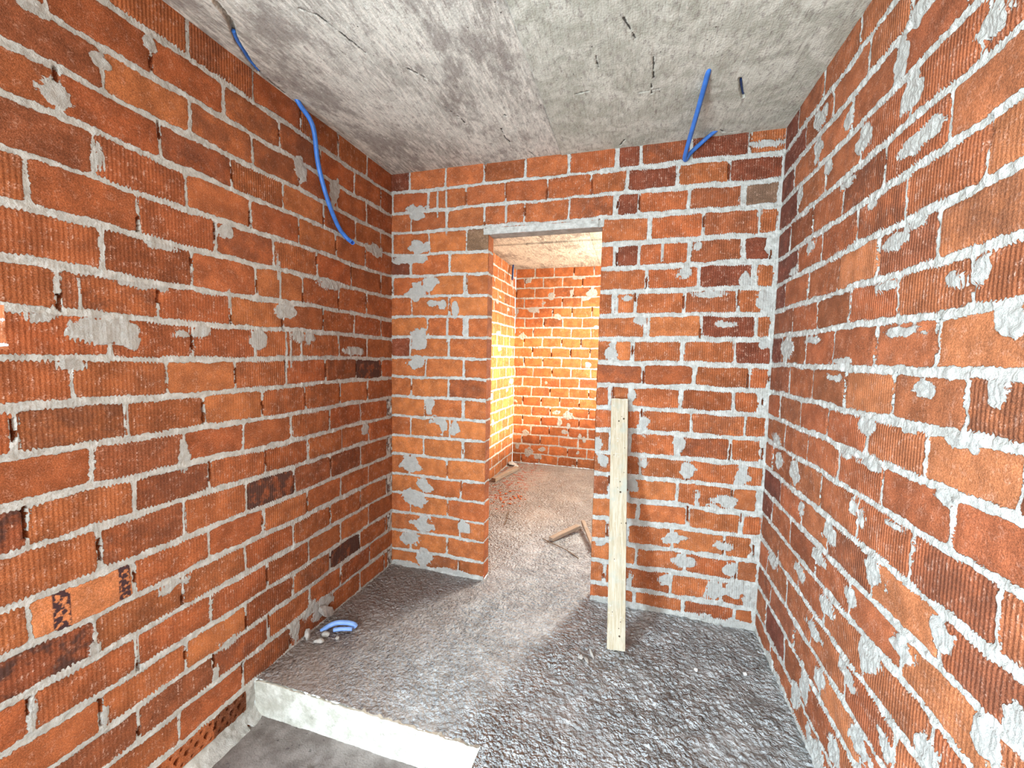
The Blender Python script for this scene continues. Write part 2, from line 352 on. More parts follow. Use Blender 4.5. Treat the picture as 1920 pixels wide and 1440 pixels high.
    me = grid_mesh(name, P, mask, {'m': Mv, 'rib': RIB, 's': SS, 'burn': BURN, 'sm': SM, 'stripe': STR, 'cav': CAV}, {'col': COL}, flip)
    o = link(name, me, BRICK)
    tag(o, kind='structure')
    return o

def rowz(w, ext=0):
    r = [H + z * U / 100 for z in ROWZ[w]]
    while len(r) < 21 + ext: r.append(r[-1] - U)
    return r
PITCH = 1.93 * U
def fill(js, lo, hi, rng):
    """extend a recorded row of joints to the ends of the wall"""
    js = sorted(js)
    if not js: js = [lo + rng.uniform(0.05, 0.2)]
    while js[0] > lo: js.insert(0, js[0] - PITCH * rng.uniform(0.98, 1.02))
    while js[-1] < hi: js.append(js[-1] + PITCH * rng.uniform(0.98, 1.02))
    return js
rng0 = random.Random(3)

def axis(*segs):
    out = []
    for a, b, st in segs:
        k = max(1, int(round((b - a) / st)))
        out += list(np.linspace(a, b, k, endpoint=False))
    out.append(segs[-1][1])
    return np.array(out)

# ---------------- left wall (also closes the pit below floor level)
YL0 = -4.4
jl = []
for r in range(20):
    j = [v * U / 100 for v in J['L'][r]]
    j2 = [v for v in j if v < -0.03]
    lastgap = -max(j2)
    if lastgap > 0.30: j2.append(max(j2) + PITCH)
    k = sorted(j2); k = fill(k, YL0 - 0.1, -9, rng0) if False else k
    while k[0] > YL0 - 0.1: k.insert(0, k[0] - PITCH)
    k.append(0.012)
    jl.append(k)
rzL = rowz(0) ; rzL[-1] = H - 19.86 * U
rzL += [H - 20.72 * U, H - 21.7 * U]
jl.append(jl[18]); jl.append(jl[19])

def left_extra(SS, ZZ, Mv, COL, RIB, VOID):
    CAV = np.zeros_like(SS)
    # below floor level: a course showing its perforations, then a skirt of mortar
    z1 = H - 19.95 * U; z2 = H - 20.62 * U
    low = ZZ < (z1 + 0.006 * vnoise(SS * 20, ZZ * 5, 8))
    band = low & (ZZ > z2 + 0.03 * vnoise(SS * 9, SS * 0, 4)) & (SS < -1.105) 
    Mv = np.where(low & ~band, 0.02, Mv)
    edge = np.minimum(z1 - ZZ, ZZ - z2)
    Mv = np.where(band, -np.minimum(edge, 0.02), Mv)
    COL = np.where(band[..., None], np.array(PAL['k']) * np.where(((SS // 0.25).astype(int) % 2 == 0)[..., None], 1.0, 0.45), COL)
    RIB = np.where(low, 0, RIB)
    for k in range(70):
        y0 = -1.135 - 0.036 * k
        for dz_, rr, off in ((0.5, 0.0105, 0), (0.86, 0.0055, 0.018), (0.16, 0.0055, 0.018)):
            zc = z2 + (z1 - z2) * dz_
            i0 = np.searchsorted(SS[0], y0 + off - 0.02); i1 = np.searchsorted(SS[0], y0 + off + 0.02)
            if i1 <= i0: continue
            dd = np.sqrt(((SS[:, i0:i1] - y0 - off) / 0.85) ** 2 + ((ZZ[:, i0:i1] - zc) / 1.1) ** 2)
            hit = (dd < rr) & band[:, i0:i1]
            CAV[:, i0:i1] = np.where(hit, 1, CAV[:, i0:i1])
    Mv = np.where(CAV > 0, -0.01, Mv)
    COL = np.where((CAV > 0)[..., None], COL * 0.6, COL)
    # the ragged mortar pockets beside the corner where bricks stop short
    for r in (11, 13, 15, 17, 19):
        zt, zb = rzL[r] - 0.010, rzL[r + 1] + 0.010
        q = (ZZ < zt) & (ZZ > zb) & (SS > -0.055 + 0.012 * vnoise(ZZ * 60, SS * 10, 12)) & (SS < -0.004)
        Mv = np.where(q, 0.012, Mv)
        CAV = np.where(q & (fbm(SS * 70, ZZ * 45, 19, 2) > 0.02), 0.75, CAV)
    return Mv, COL, RIB, VOID, CAV

def left_shift(SS, ZZ):
    # mortar skirt leaning out towards the pit floor
    t = np.clip((H - 20.60 * U - ZZ) / (0.55 * U), 0, 1)
    return t * t * 0.075 + 0.004 * t * fbm(SS * 30, ZZ * 30, 6, 2)

def ribL(s, z): return 0.85 if z < 1.75 else (0.55 if z < 2.05 else 0.25)
SL = axis((YL0, -2.0, 0.02), (-2.0, 0.02, 0.0035))
ZL = axis((-0.18, H + 0.01, 0.0035))
brick_wall('wall_left', SL, ZL, rzL, jl, 0.0108, 0.0052,
           lambda s, z, h: np.stack([h, s, z], -1), SM['L'], SP['L'], ribL, 11,
           holes=[(-3.42, -2.58, 0.12, 2.0), (-1.96, -13.40 * U, H - 8.87 * U, H - 8.02 * U)],
           void=0.55, tone=(0.90, 0.93, 0.95), extra=left_extra, shift=left_shift, amp=0.8)

# ---------------- right wall
jr = []
for r in range(20):
    k = sorted(v * U / 100 for v in J['R'][r])
    k = [v for v in k if v < -0.03]
    if -k[-1] > 0.30: k.append(k[-1] + PITCH)
    while k[0] > YL0 - 0.1: k.insert(0, k[0] - PITCH)
    k.append(0.012); jr.append(k)
rzR = rowz(2); rzR[-1] = H - 19.95 * U; rzR.append(-0.2); jr.append(jr[18])
SR = axis((YL0, -1.75, 0.02), (-1.75, 0.02, 0.0035))
ZR = axis((-0.18, H + 0.01, 0.0035))
def right_extra(SS, ZZ, Mv, COL, RIB, VOID):
    z1 = 0.012 + 0.05 * fbm(SS * 8, SS * 0, 4, 3) + 0.02
    Mv = np.maximum(Mv, np.clip(z1 - ZZ, -0.02, 0.02))
    return Mv, COL, RIB, VOID, np.zeros_like(SS)
brick_wall('wall_right', SR, ZR, rzR, jr, 0.0116, 0.0054,
           lambda s, z, h: np.stack([W - h, s, z], -1), SM['R'], SP['R'], 0.72, 23,
           void=0.42, flip=True, tone=(0.90, 1.0, 1.25), amp=1.35, extra=right_extra)

# ---------------- back wall with the doorway
XJ1, XJ2 = 5.11 * U, 10.29 * U          # door jambs
ZLIN = H - 3.22 * U                      # underside of lintel
TH = 0.69 * U
CR = {1: .012, 2: .022, 3: .02, 4: .055, 5: .02, 6: .07, 7: .02, 8: .012, 9: .016, 10: .05, 11: .012, 12: .03, 13: .012, 14: .035, 15: .004, 16: .045, 17: .012, 18: .05, 19: .02}
CLF = {1: .014, 3: .014, 5: .014, 0: .003, 2: .003, 4: .004, 7: .006, 6: .004}
jb = []
for r in range(20):
    k = sorted(v * U / 100 for v in J['B'][r])
    k = [-0.012 if CLF.get(r, 0) < 0.01 else 0.003] + k + [W + 0.012 - CR.get(r, 0) * 0.8]
    if r >= 3: k = sorted(k + [XJ1 + 0.012, XJ2 - 0.016])
    k.append(W + 0.3) ; k.insert(0, -0.4)
    jb.append(k)
rzB = rowz(1); rzB.append(-0.2); jb.append(jb[19]); 
SB = axis((-0.015, W + 0.015, 0.0033))
ZB = axis((-0.02, H + 0.01, 0.0033))
def hbB(SS): return np.where(SS < XJ1 + 0.02, 0.0092, np.where(SS < XJ2 - 0.02, 0.0092, 0.0140))
def hjB(SS): return np.where(SS < XJ2, 0.0058, 0.0085)
def back_extra(SS, ZZ, Mv, COL, RIB, VOID):
    # wide mortar joints beside the door and the foot of the wall
    for r in range(20):
        zt, zb = rzB[r], rzB[r + 1]
        for (xx, wd, rr) in ((8.78, .0085, (0,)), (10.80, .011, (0, 2)), (10.85, .010, (4, 6, 10)), (3.15, .0085, (4, 6, 8, 10)), (3.95, .010, (5, 7, 9, 11, 13)),
                             (15.60, .012, (2,)), (12.2, .009, (3, 7)), (16.15, .010, (5,)), (13.66, .009, (12,)), (4.08, .012, (7,))):
            if r in rr:
                d = wd * (1 + 0.5 * vnoise(ZZ * 40, SS * 30, 7)) - np.abs(SS - xx * U)
                Mv = np.where((ZZ < zt) & (ZZ > zb), np.maximum(Mv, d), Mv)
    for r in range(20):
        row = (ZZ < rzB[r]) & (ZZ > rzB[r + 1])
        wob = 1 + 0.7 * fbm(ZZ * 30, SS * 25, 44, 2)
        Mv = np.where(row, np.maximum(Mv, np.clip(SS - (W - CR.get(r, 0.004) * wob), -0.02, 0.02)), Mv)
        Mv = np.where(row & (CLF.get(r, 0) > 0.008), np.maximum(Mv, np.clip(CLF.get(r, 0) * wob - SS, -0.02, 0.02)), Mv)
    z1 = 0.028 + 0.05 * fbm(SS * 7, SS * 0, 14, 3)
    Mv = np.maximum(Mv, np.clip(z1 - ZZ, -0.02, 0.02))
    lin = (ZZ > ZLIN) & (ZZ < H - 2.93 * U) & (SS > XJ1 - 0.03) & (SS < XJ2 + 0.01)
    Mv = np.where(lin, 0.02, Mv)
    leftseg = (SS < XJ1 + 0.03) & (ZZ < H - 3 * U)
    COL = np.where(leftseg[..., None], COL * np.array([1.08, 1.10, 1.0]), COL)
    return Mv, COL, RIB, VOID, np.zeros_like(SS)
def ribB(s, z): return 0.12 if s < XJ1 else (0.25 if s < XJ2 - 0.1 else 0.9)
brick_wall('wall_back', SB, ZB, rzB, jb, hbB, hjB,
           lambda s, z, h: np.stack([s, -h, z], -1), SM['B'], SP['B'], ribB, 37,
           holes=[(XJ1, XJ2, -1, ZLIN)], void=0.4, extra=back_extra, flip=False, amp=1.0)

# door reveals (the ends of the wall) and lintel soffit
def reveal(name, x, sgn, seed):
    S = axis((0.0, TH, 0.004)); Z = axis((-0.02, ZLIN + 0.004, 0.004))
    js = [[-0.01, TH + 0.01, TH + 0.4] for _ in range(21)]
    return brick_wall(name, S, Z, rzB, js, 0.0065, 0.002,
                      lambda s, z, h: np.stack([x + sgn * h, s, z], -1), (), (), 0.0, seed, void=0, flip=sgn > 0, amp=0.7)
reveal('wall_door_left', XJ1, 1, 51)
reveal('wall_door_right', XJ2, -1, 52)

# ---------------- concrete
def concrete_ceiling():
    t = NT('board_formed_concrete')
    x = t.add('ShaderNodeSeparateXYZ'); t.put(x.inputs[0], t.coord())
    right = t.ramp(x.outputs[0], 1.092, 1.096)
    st = t.noise(9, 5.0, t.mapping((9, 1.1, 3)), 0.65)
    st2 = t.noise(40, 3.0, t.mapping((6, 0.8, 3)), 0.6)
    cl = t.noise(2.6, 4.0, rough=0.6)
    a = t.mix(t.ramp(cl, 0.35, 0.65), (0.35, 0.325, 0.275), (0.60, 0.58, 0.50))
    a = t.mix(t.ramp(st, 0.42, 0.66, 0, 0.75), a, (0.80, 0.75, 0.65))
    a = t.mix(t.ramp(st2, 0.52, 0.70, 0, 0.45), a, (0.28, 0.235, 0.21))
    a = t.mix(t.math('MULTIPLY', t.ramp(t.noise(4.5, 5.0, t.mapping((1.6, 0.8, 1)), 0.7), 0.48, 0.62), 0.7), a, (0.22, 0.188, 0.162))
    b = t.mix(t.ramp(t.noise(7, 5.0, rough=0.6, dist=1.5), 0.35, 0.68), (0.39, 0.385, 0.31), (0.60, 0.59, 0.50))
    b = t.mix(t.ramp(st, 0.5, 0.75, 0, 0.35), b, (0.56, 0.53, 0.46))
    c = t.mix(right, a, b)
    g = t.noise(120, 3.0)
    gg = t.noise(26, 5.0, t.mapping((2.2, 0.8, 1)), 0.80)
    c = t.mix(t.ramp(gg, 0.50, 0.36, 0, 0.65), c, (0.22, 0.185, 0.165))
    c = t.mix(t.ramp(gg, 0.55, 0.70, 0, 0.55), c, (0.80, 0.76, 0.69))
    # blow holes
    vd = t.vor(26)
    hole = t.math('MULTIPLY', t.ramp(vd, 0.075, 0.045), t.ramp(t.noise(6, 2.0), 0.52, 0.6))
    c = t.mix(t.math('MULTIPLY', hole, 0.85), c, (0.03, 0.025, 0.02))
    gap = t.ramp(t.math('ABSOLUTE', t.math('SUBTRACT', x.outputs[0], 1.0945)), 0.0022, 0.0008)
    c = t.mix(t.math('MULTIPLY', gap, 0.75), c, (0.07, 0.06, 0.05))
    c = t.mix(t.ramp(t.attr('crk'), 0.35, 0.75, 0, 0.9), c, (0.035, 0.03, 0.025))  # dirt and the unlit depth of the cracks, painted dark
    t.base(c)
    h = t.math('ADD', t.math('MULTIPLY', st, 1.0), t.math('MULTIPLY', g, 0.6))
    h = t.math('SUBTRACT', h, t.math('MULTIPLY', hole, 2.5))
    t.bump(h, 0.004, 1.0)
    return t.m
CEIL = concrete_ceiling()

def seg_dist(X, Y, pts):
    d = np.full(X.shape, 9.0)
    for (x0, y0), (x1, y1) in zip(pts[:-1], pts[1:]):
        vx, vy = x1 - x0, y1 - y0
        t_ = np.clip(((X - x0) * vx + (Y - y0) * vy) / (vx * vx + vy * vy), 0, 1)
        d = np.minimum(d, np.hypot(X - x0 - t_ * vx, Y - y0 - t_ * vy))
    return d
EMB_L = [(1.30, -9.9), (1.07, -9.32), (0.79, -9.02), (0.57, -8.71), (0.43, -8.43), (0.23, -8.03), (0.10, -7.6)]
EMB_R = [(14.62, -3.50), (14.70, -3.25), (14.78, -2.95), (14.95, -2.45)]
CRK = [[(0.08, -7.7), (0.05, -7.2), (0.03, -6.5)],
       [(14.58, -0.5), (14.75, -0.30), (15.0, -0.22), (15.3, -0.2)],
       [(8.43, -11), (8.40, -6), (8.43, 0)],
       [(7.0, -0.8), (7.2, -0.35), (7.25, 0.0)],
       [(3.2, -9.2), (3.5, -8.9), (3.7, -8.2), (3.9, -7.4)],
       [(6.5, -2.6), (6.45, -1.9), (6.55, -1.5)], [(12.0, -5.2), (12.05, -4.2)], [(12.0, -3.9), (12.02, -3.4)], [(11.6, -3.55), (12.25, -3.6)], [(11.2,-6.8),(11.5,-6.0)], [(5.0,-4.4),(5.25,-3.6),(5.3,-3.1)], [(4.7,-6.6),(5.1,-5.9)], [(10.4,-5.6),(10.42,-5.1)], [(6.9,-3.4),(6.95,-3.3)], [(5.7,-1.6),(5.8,-1.5)], [(7.6,-2.7),(7.62,-2.6)], [(9.6,-4.0),(10.0,-4.05)], [(10.9,-0.2),(11.1,-0.6)]]
def u2m(p): return [(a * U, b * U) for a, b in p]
def ceiling_main():
    X = axis((-0.012, W + 0.012, 0.0034)); Y = axis((YL0, -1.6, 0.03), (-1.6, 0.016, 0.0034))
    XX, YY = np.meshgrid(X, Y)
    z = H + 0.006 * fbm(XX * 5, YY * 2, 61, 3) + 0.0016 * fbm(XX * 60, YY * 14, 62, 2)
    z += np.where(XX > 8.42 * U, -0.005, 0.0)
    crk = np.zeros_like(XX)
    jag = 0.004 * fbm(XX * 70, YY * 70, 63, 2)
    z += 0.024 * np.clip(1 - np.clip((seg_dist(XX, YY, u2m(EMB_L)) + jag * 1.5 - 0.0065) / 0.003, 0, 1), 0, 1)
    z += 0.024 * np.clip(1 - np.clip((seg_dist(XX, YY, u2m(EMB_R)) + jag - 0.0045) / 0.003, 0, 1), 0, 1)
    for k, c in enumerate(CRK):
        if k == 2: jj, wd, dp = 0, 0.0003, 0.004
        else: jj, wd, dp = jag * 2.2, 0.0012, 0.006
        f = np.clip(1 - np.clip((seg_dist(XX, YY, u2m(c)) + jj - wd) / 0.003, 0, 1), 0, 1)
        z += dp * f
        if k != 2: crk = np.maximum(crk, f)
    return link('ceiling', grid_mesh('ceiling', np.stack([XX, YY, z], -1), None, {'crk': crk}, flip=True), CEIL)
tag(ceiling_main(), kind='structure')

YFAR = 22.3 * U
def ceiling_far():
    X = axis((-0.01, W + 0.01, 0.012)); Y = axis((TH - 0.01, 13.3 * U, 0.012), (13.3 * U, 13.6 * U, 0.004), (13.6 * U, YFAR + 0.01, 0.012))
    XX, YY = np.meshgrid(X, Y)
    z = H + 0.004 * fbm(XX * 5, YY * 5, 71, 3)
    z += np.where(YY > 13.45 * U, -0.012, 0.0) + 0.03 * (np.abs(YY - 13.45 * U + 0.007) < 0.009)
    z += 0.006 * np.clip(1 - seg_dist(XX, YY, u2m([(4.6, 11), (4.9, 13.4)])) / 0.008, 0, 1)
    return link('ceiling_far', grid_mesh('ceiling_far', np.stack([XX, YY, z], -1), flip=True), CEIL)
tag(ceiling_far(), kind='structure')

def plaster_mat(name, c1, c2, scale=20, b=0.004, dark=0.2):
    t = NT(name)
    n = t.noise(scale, 5.0, rough=0.65); n2 = t.noise(150, 3.0)
    c = t.mix(t.ramp(n, 0.35, 0.65), c1, c2)
    c = t.mix(t.ramp(t.noise(55, 2.0), 0.66, 0.72, 0, dark), c, (0.06, 0.05, 0.045))
    t.base(c)
    t.bump(t.math('ADD', n, t.math('MULTIPLY', n2, 0.6)), b, 1.0)
    return t.m
LINT = plaster_mat('lintel_concrete', (0.25, 0.235, 0.20), (0.36, 0.34, 0.30))
def box_mesh(name, x0, x1, y0, y1, z0, z1, bev=0.002):
    bm = bmesh.new()
    bmesh.ops.create_cube(bm, size=1)
    for v in bm.verts:
        v.co = Vector(((x0 + x1) / 2 + v.co.x * (x1 - x0), (y0 + y1) / 2 + v.co.y * (y1 - y0), (z0 + z1) / 2 + v.co.z * (z1 - z0)))
    if bev: bmesh.ops.bevel(bm, geom=bm.edges[:], offset=bev, segments=2, affect='EDGES', profile=0.7)
    me = bpy.data.meshes.new(name); bm.to_mesh(me); bm.free()
    return me
o = link('trim_1', box_mesh('trim_1', XJ1 - 0.05, XJ2 + 0.012, 0.004, TH, ZLIN, H - 2.9 * U), LINT)
tag(o, kind='structure')
# masonry above the lintel, seen from the far room
o = link('wall_above_door', box_mesh('wall_above_door', 0, W, 0.03, TH, H - 2.9 * U, H, 0), LINT); tag(o, kind='structure')

# ---------------- far room
def far_joints(seed, lo, hi, off=0.0):
    r_ = random.Random(seed); out = []
    for r in range(23):
        a = lo - 0.3 + (PITCH / 2 if r % 2 else 0) + off + r_.uniform(-0.01, 0.01)
        out.append([a + PITCH * k for k in range(int((hi - lo + 1) / PITCH) + 1)])
    return out
rzF = [H + 0.04 - 0.005] + [H - (k * 0.993) * U for k in range(1, 23)]
def rand_smears(seed, s0, s1, n_):
    r_ = random.Random(seed)
    return [[r_.uniform(s0, s1) / U * 100, -r_.uniform(0, 19.8) * 100, r_.uniform(15, 60), r_.uniform(12, 38)] for _ in range(n_)]
S = axis((TH, YFAR + 0.002, 0.0055)); Z = axis((-0.02, H + 0.005, 0.0055))
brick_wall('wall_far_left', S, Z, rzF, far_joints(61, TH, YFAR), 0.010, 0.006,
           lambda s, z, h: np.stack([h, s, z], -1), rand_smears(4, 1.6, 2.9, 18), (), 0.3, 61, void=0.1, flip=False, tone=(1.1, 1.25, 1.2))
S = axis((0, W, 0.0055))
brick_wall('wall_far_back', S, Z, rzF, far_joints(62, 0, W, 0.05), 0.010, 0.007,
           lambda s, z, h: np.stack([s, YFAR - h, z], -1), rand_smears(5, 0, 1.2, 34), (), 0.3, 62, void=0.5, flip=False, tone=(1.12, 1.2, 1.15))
S = axis((TH, YFAR, 0.012)); Z = axis((-0.02, H + 0.005, 0.012))
brick_wall('wall_far_right', S, Z, rzF, far_joints(63, TH, YFAR), 0.010, 0.006,
           lambda s, z, h: np.stack([W - h, s, z], -1), (), (), 0.3, 63, void=0.1, flip=True,
           holes=[(1.30, 2.72, 1.12, 2.50)])
S = axis((0, W, 0.012))
brick_wall('wall_far_near', S, axis((-0.02, H + 0.005, 0.012)), rzF, far_joints(66, 0, W), 0.010, 0.005,
           lambda s, z, h: np.stack([s, TH + h, z], -1), (), (), 0.3, 66, void=0.1, flip=True,
           holes=[(XJ1, XJ2, -1, ZLIN)])
# rear wall of the near room with its opening
S = axis((0, W, 0.012))
brick_wall('wall_rear', S, axis((-0.18, H + 0.005, 0.012)), rzF, far_joints(64, 0, W), 0.010, 0.005,
           lambda s, z, h: np.stack([s, YL0 + h, z], -1), (), (), 0.5, 64, void=0.1, flip=True,
           holes=[(0.25, 1.95, 0.3, 2.35)])

# ---------------- floor
def floor_mat():
    t = NT('rough_screed')
    x = t.add('ShaderNodeSeparateXYZ'); t.put(x.inputs[0], t.coord())
    big = t.noise(2.2, 3.0); n = t.noise(13, 5.0, rough=0.6); g = t.noise(52, 3.5, rough=0.6); vg = t.vor(48)
    c = t.mix(t.ramp(n, 0.35, 0.68), (0.275, 0.282, 0.277), (0.465, 0.48, 0.475))
    # brown floor tone with the jamb's shade painted into it, left of the doorway
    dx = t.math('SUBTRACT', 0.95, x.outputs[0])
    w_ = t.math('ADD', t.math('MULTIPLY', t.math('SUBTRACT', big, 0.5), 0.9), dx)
    stain_or_shade = t.ramp(w_, 0.1, 0.75)
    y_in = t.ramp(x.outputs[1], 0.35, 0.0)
    c = t.mix(t.math('MULTIPLY', t.math('MULTIPLY', stain_or_shade, y_in), 0.75), c, (0.185, 0.128, 0.098))
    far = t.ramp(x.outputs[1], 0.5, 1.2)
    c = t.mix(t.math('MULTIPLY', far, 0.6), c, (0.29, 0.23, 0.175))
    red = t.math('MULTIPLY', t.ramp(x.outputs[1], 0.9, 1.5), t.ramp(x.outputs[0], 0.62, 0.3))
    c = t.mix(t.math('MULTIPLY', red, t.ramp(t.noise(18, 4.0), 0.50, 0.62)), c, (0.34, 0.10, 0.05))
    c = t.mix(t.ramp(g, 0.60, 0.72, 0, 0.35), c, (0.50, 0.50, 0.49))
    c = t.mix(t.ramp(g, 0.42, 0.30, 0, 0.5), c, (0.08, 0.065, 0.06))
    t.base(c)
    wv = t.add('ShaderNodeVectorMath', operation='ADD'); t.put(wv.inputs[0], t.coord())
    sc = t.add('ShaderNodeVectorMath', operation='SCALE'); t.put(sc.inputs[0], t.noise(30, 3.0, out=1)); sc.inputs['Scale'].default_value = 0.02
    t.put(wv.inputs[1], sc.outputs[0])
    v1 = t.vor(50, wv.outputs[0], 'F1'); v2 = t.vor(115, wv.outputs[0], 'F1')
    b1 = t.math('MULTIPLY', t.ramp(v1, 0.0, 0.75, 1, 0), 1.0); b2 = t.math('MULTIPLY', t.ramp(v2, 0.0, 0.75, 1, 0), 0.5)
    zone = t.ramp(t.noise(3.2, 3.0), 0.35, 0.6, 0.35, 1.0)
    h = t.math('ADD', t.math('MULTIPLY', t.math('ADD', b1, b2), zone), t.math('MULTIPLY', g, 0.7))
    t.bump(h, 0.014, 1.0)
    t.b.inputs['Roughness'].default_value = 0.42
    t.b.inputs['Specular IOR Level'].default_value = 0.5
    return t.m
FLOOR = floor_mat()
XP, YP = 8.05 * U, -8.09 * U         # pit corner
ZP = -1.20 * U
def floor_z(XX, YY, seed=81):
    z = 0.014 * fbm(XX * 4, YY * 4, seed, 3)
    gr = fbm(XX * 55, YY * 55, seed + 1, 2)
    patch = np.clip(0.55 + 1.8 * vnoise(XX * 4, YY * 4, seed + 4) + 0.6 * np.clip((XX - 0.8), 0, 1), 0.15, 1.6)
    z += 0.009 * gr * patch + 0.005 * fbm(XX * 28, YY * 20, seed + 2, 2)
    return z
def dents(XX, YY):
    z = 0
    for (a, b, r, dpt) in ((11.0, -3.6, 0.5, -.014), (12.3, -1.4, 1.0, -.016), (9.3, -4.6, .45, -.010), (16.3, -3.6, .5, -.02), (1.3, -5.3, .9, -.014),
                           (13.0, -2.2, .8, -.008), (12.8, -1.3, .5, .018), (6.5, -7.2, 1.0, -.006), (8.2, -5.9, .5, -.012), (14.5, -3.6, 1.1, -.008)):
        z = z + dpt * np.exp(-(((XX - a * U) ** 2 + (YY - b * U) ** 2) / (r * U) ** 2))
    return z
def make_floor():
    X = axis((-0.012, W + 0.012, 0.0048)); Y = axis((YL0, -1.45, 0.02), (-1.45, YP, 0.0048), (YP, 0.0, 0.0048), (0.0, 1.2, 0.0065), (1.2, YFAR, 0.011))
    X = np.sort(np.append(X, [XP])); 
    XX, YY = np.meshgrid(X, Y)
    z = floor_z(XX, YY) + dents(XX, YY)
    z = np.where(YY < YP + 0.02, np.minimum(z, 0.004), z)
    cx = 0.5 * (X[1:] + X[:-1]); cy = 0.5 * (Y[1:] + Y[:-1])
    CX, CY = np.meshgrid(cx, cy)
    mask = ~((CX < XP) & (CY < YP))
    # nothing under the wall thickness
    mask &= ~((CY > 0.02) & (CY < TH - 0.015) & ((CX < XJ1) | (CX > XJ2)))
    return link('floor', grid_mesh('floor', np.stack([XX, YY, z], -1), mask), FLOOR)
tag(make_floor(), kind='structure')
PITM = plaster_mat('pit_floor_screed', (0.15, 0.125, 0.11), (0.27, 0.24, 0.215), 9, 0.004, 0.6)
def pit_floor():
    X = axis((0.0, XP + 0.01, 0.006)); Y = axis((YL0, -1.6, 0.02), (-1.6, YP + 0.01, 0.006))
    XX, YY = np.meshgrid(X, Y)
    z = ZP + 0.006 * fbm(XX * 6, YY * 6, 91, 3) + 0.0012 * fbm(XX * 80, YY * 80, 92, 2)
    z += 0.010 * np.exp(-np.abs(YY - YP) / 0.02)
    z -= 0.01 * np.exp(-(((XX - 3.1 * U) / 0.012) ** 2 + ((YY + 8.95 * U) / 0.02) ** 2))
    return link('floor_pit', grid_mesh('floor_pit', np.stack([XX, YY, z], -1)), PITM)
tag(pit_floor(), kind='structure')
CURB = plaster_mat('pale_cement_render', (0.42, 0.405, 0.335), (0.64, 0.635, 0.56), 16, 0.005, 0.25)
def curb():
    # rendered riser of the step: a face with a crumbling lip, curving into a short top return
    X = axis((0.0, XP, 0.004)); T = np.linspace(0, 1, 48)
    XX, TT = np.meshgrid(X, T)
    lip = 0.004 + 0.010 * fbm(XX * 35, XX * 0, 95, 3) + 0.005 * fbm(XX * 110, XX * 0, 98, 2)
    face = np.clip(TT / 0.8, 0, 1); top = np.clip((TT - 0.8) / 0.2, 0, 1)
    z = ZP - 0.004 + (lip - ZP + 0.004) * face
    y = YP - 0.012 + 0.006 * fbm(XX * 14, z * 14, 96, 3) + 0.003 * fbm(XX * 60, z * 60, 97, 2) + top * (0.018 + 0.02 * fbm(XX * 50, XX * 0, 99, 3))
    z = z - top * 0.006 - 0.002 * fbm(XX * 90, TT * 30, 93, 2) * face
    z = z - 0.010 * np.exp(-XX / 0.02) * face
    return link('trim_2', grid_mesh('trim_2', np.stack([XX, y, z], -1)), CURB)
tag(curb(), kind='structure')
def pit_side():
    Y = axis((YL0, YP, 0.01)); Z = np.linspace(ZP - 0.01, 0.002, 20)
    YY, ZZ = np.meshgrid(Y, Z)
    x = XP + 0.005 * fbm(YY * 14, ZZ * 14, 101, 3)
    return link('trim_3', grid_mesh('trim_3', np.stack([x, YY, ZZ], -1)), CURB)
tag(pit_side(), kind='structure')

# ---------------- outside: ground, and the neighbouring brick wall seen through the broken brick
t = NT('sandy_ground'); t.base(t.mix(t.noise(3, 4.0), (0.42, 0.37, 0.30), (0.55, 0.50, 0.42)))
XX, YY = np.meshgrid(np.linspace(-14, 0 - 0.12, 40), np.linspace(-14, 14, 60))
o = link('ground', grid_mesh('ground', np.stack([XX, YY, -0.25 + 0.05 * fbm(XX, YY, 3, 3)], -1)), t.m); tag(o, kind='structure')
XX, YY = np.meshgrid(np.linspace(W + 0.12, 14, 40), np.linspace(-14, 14, 60))
o = link('ground', grid_mesh('ground_right', np.stack([XX, YY, -0.25 + 0.05 * fbm(XX, YY, 5, 3)], -1)), t.m); tag(o, kind='structure')
S = axis((-2.6, 1.2, 0.012)); Z = axis((-0.2, 3.0, 0.012))
brick_wall('wall_outside', S, Z, [3.0 - U * k for k in range(26)], [far_joints(65, -2.6, 1.2)[k % 20] for k in range(26)], 0.009, 0.005,
           lambda s, z, h: np.stack([-1.6 + h, s, z], -1), (), (), 0.4, 65, void=0.1, flip=False)

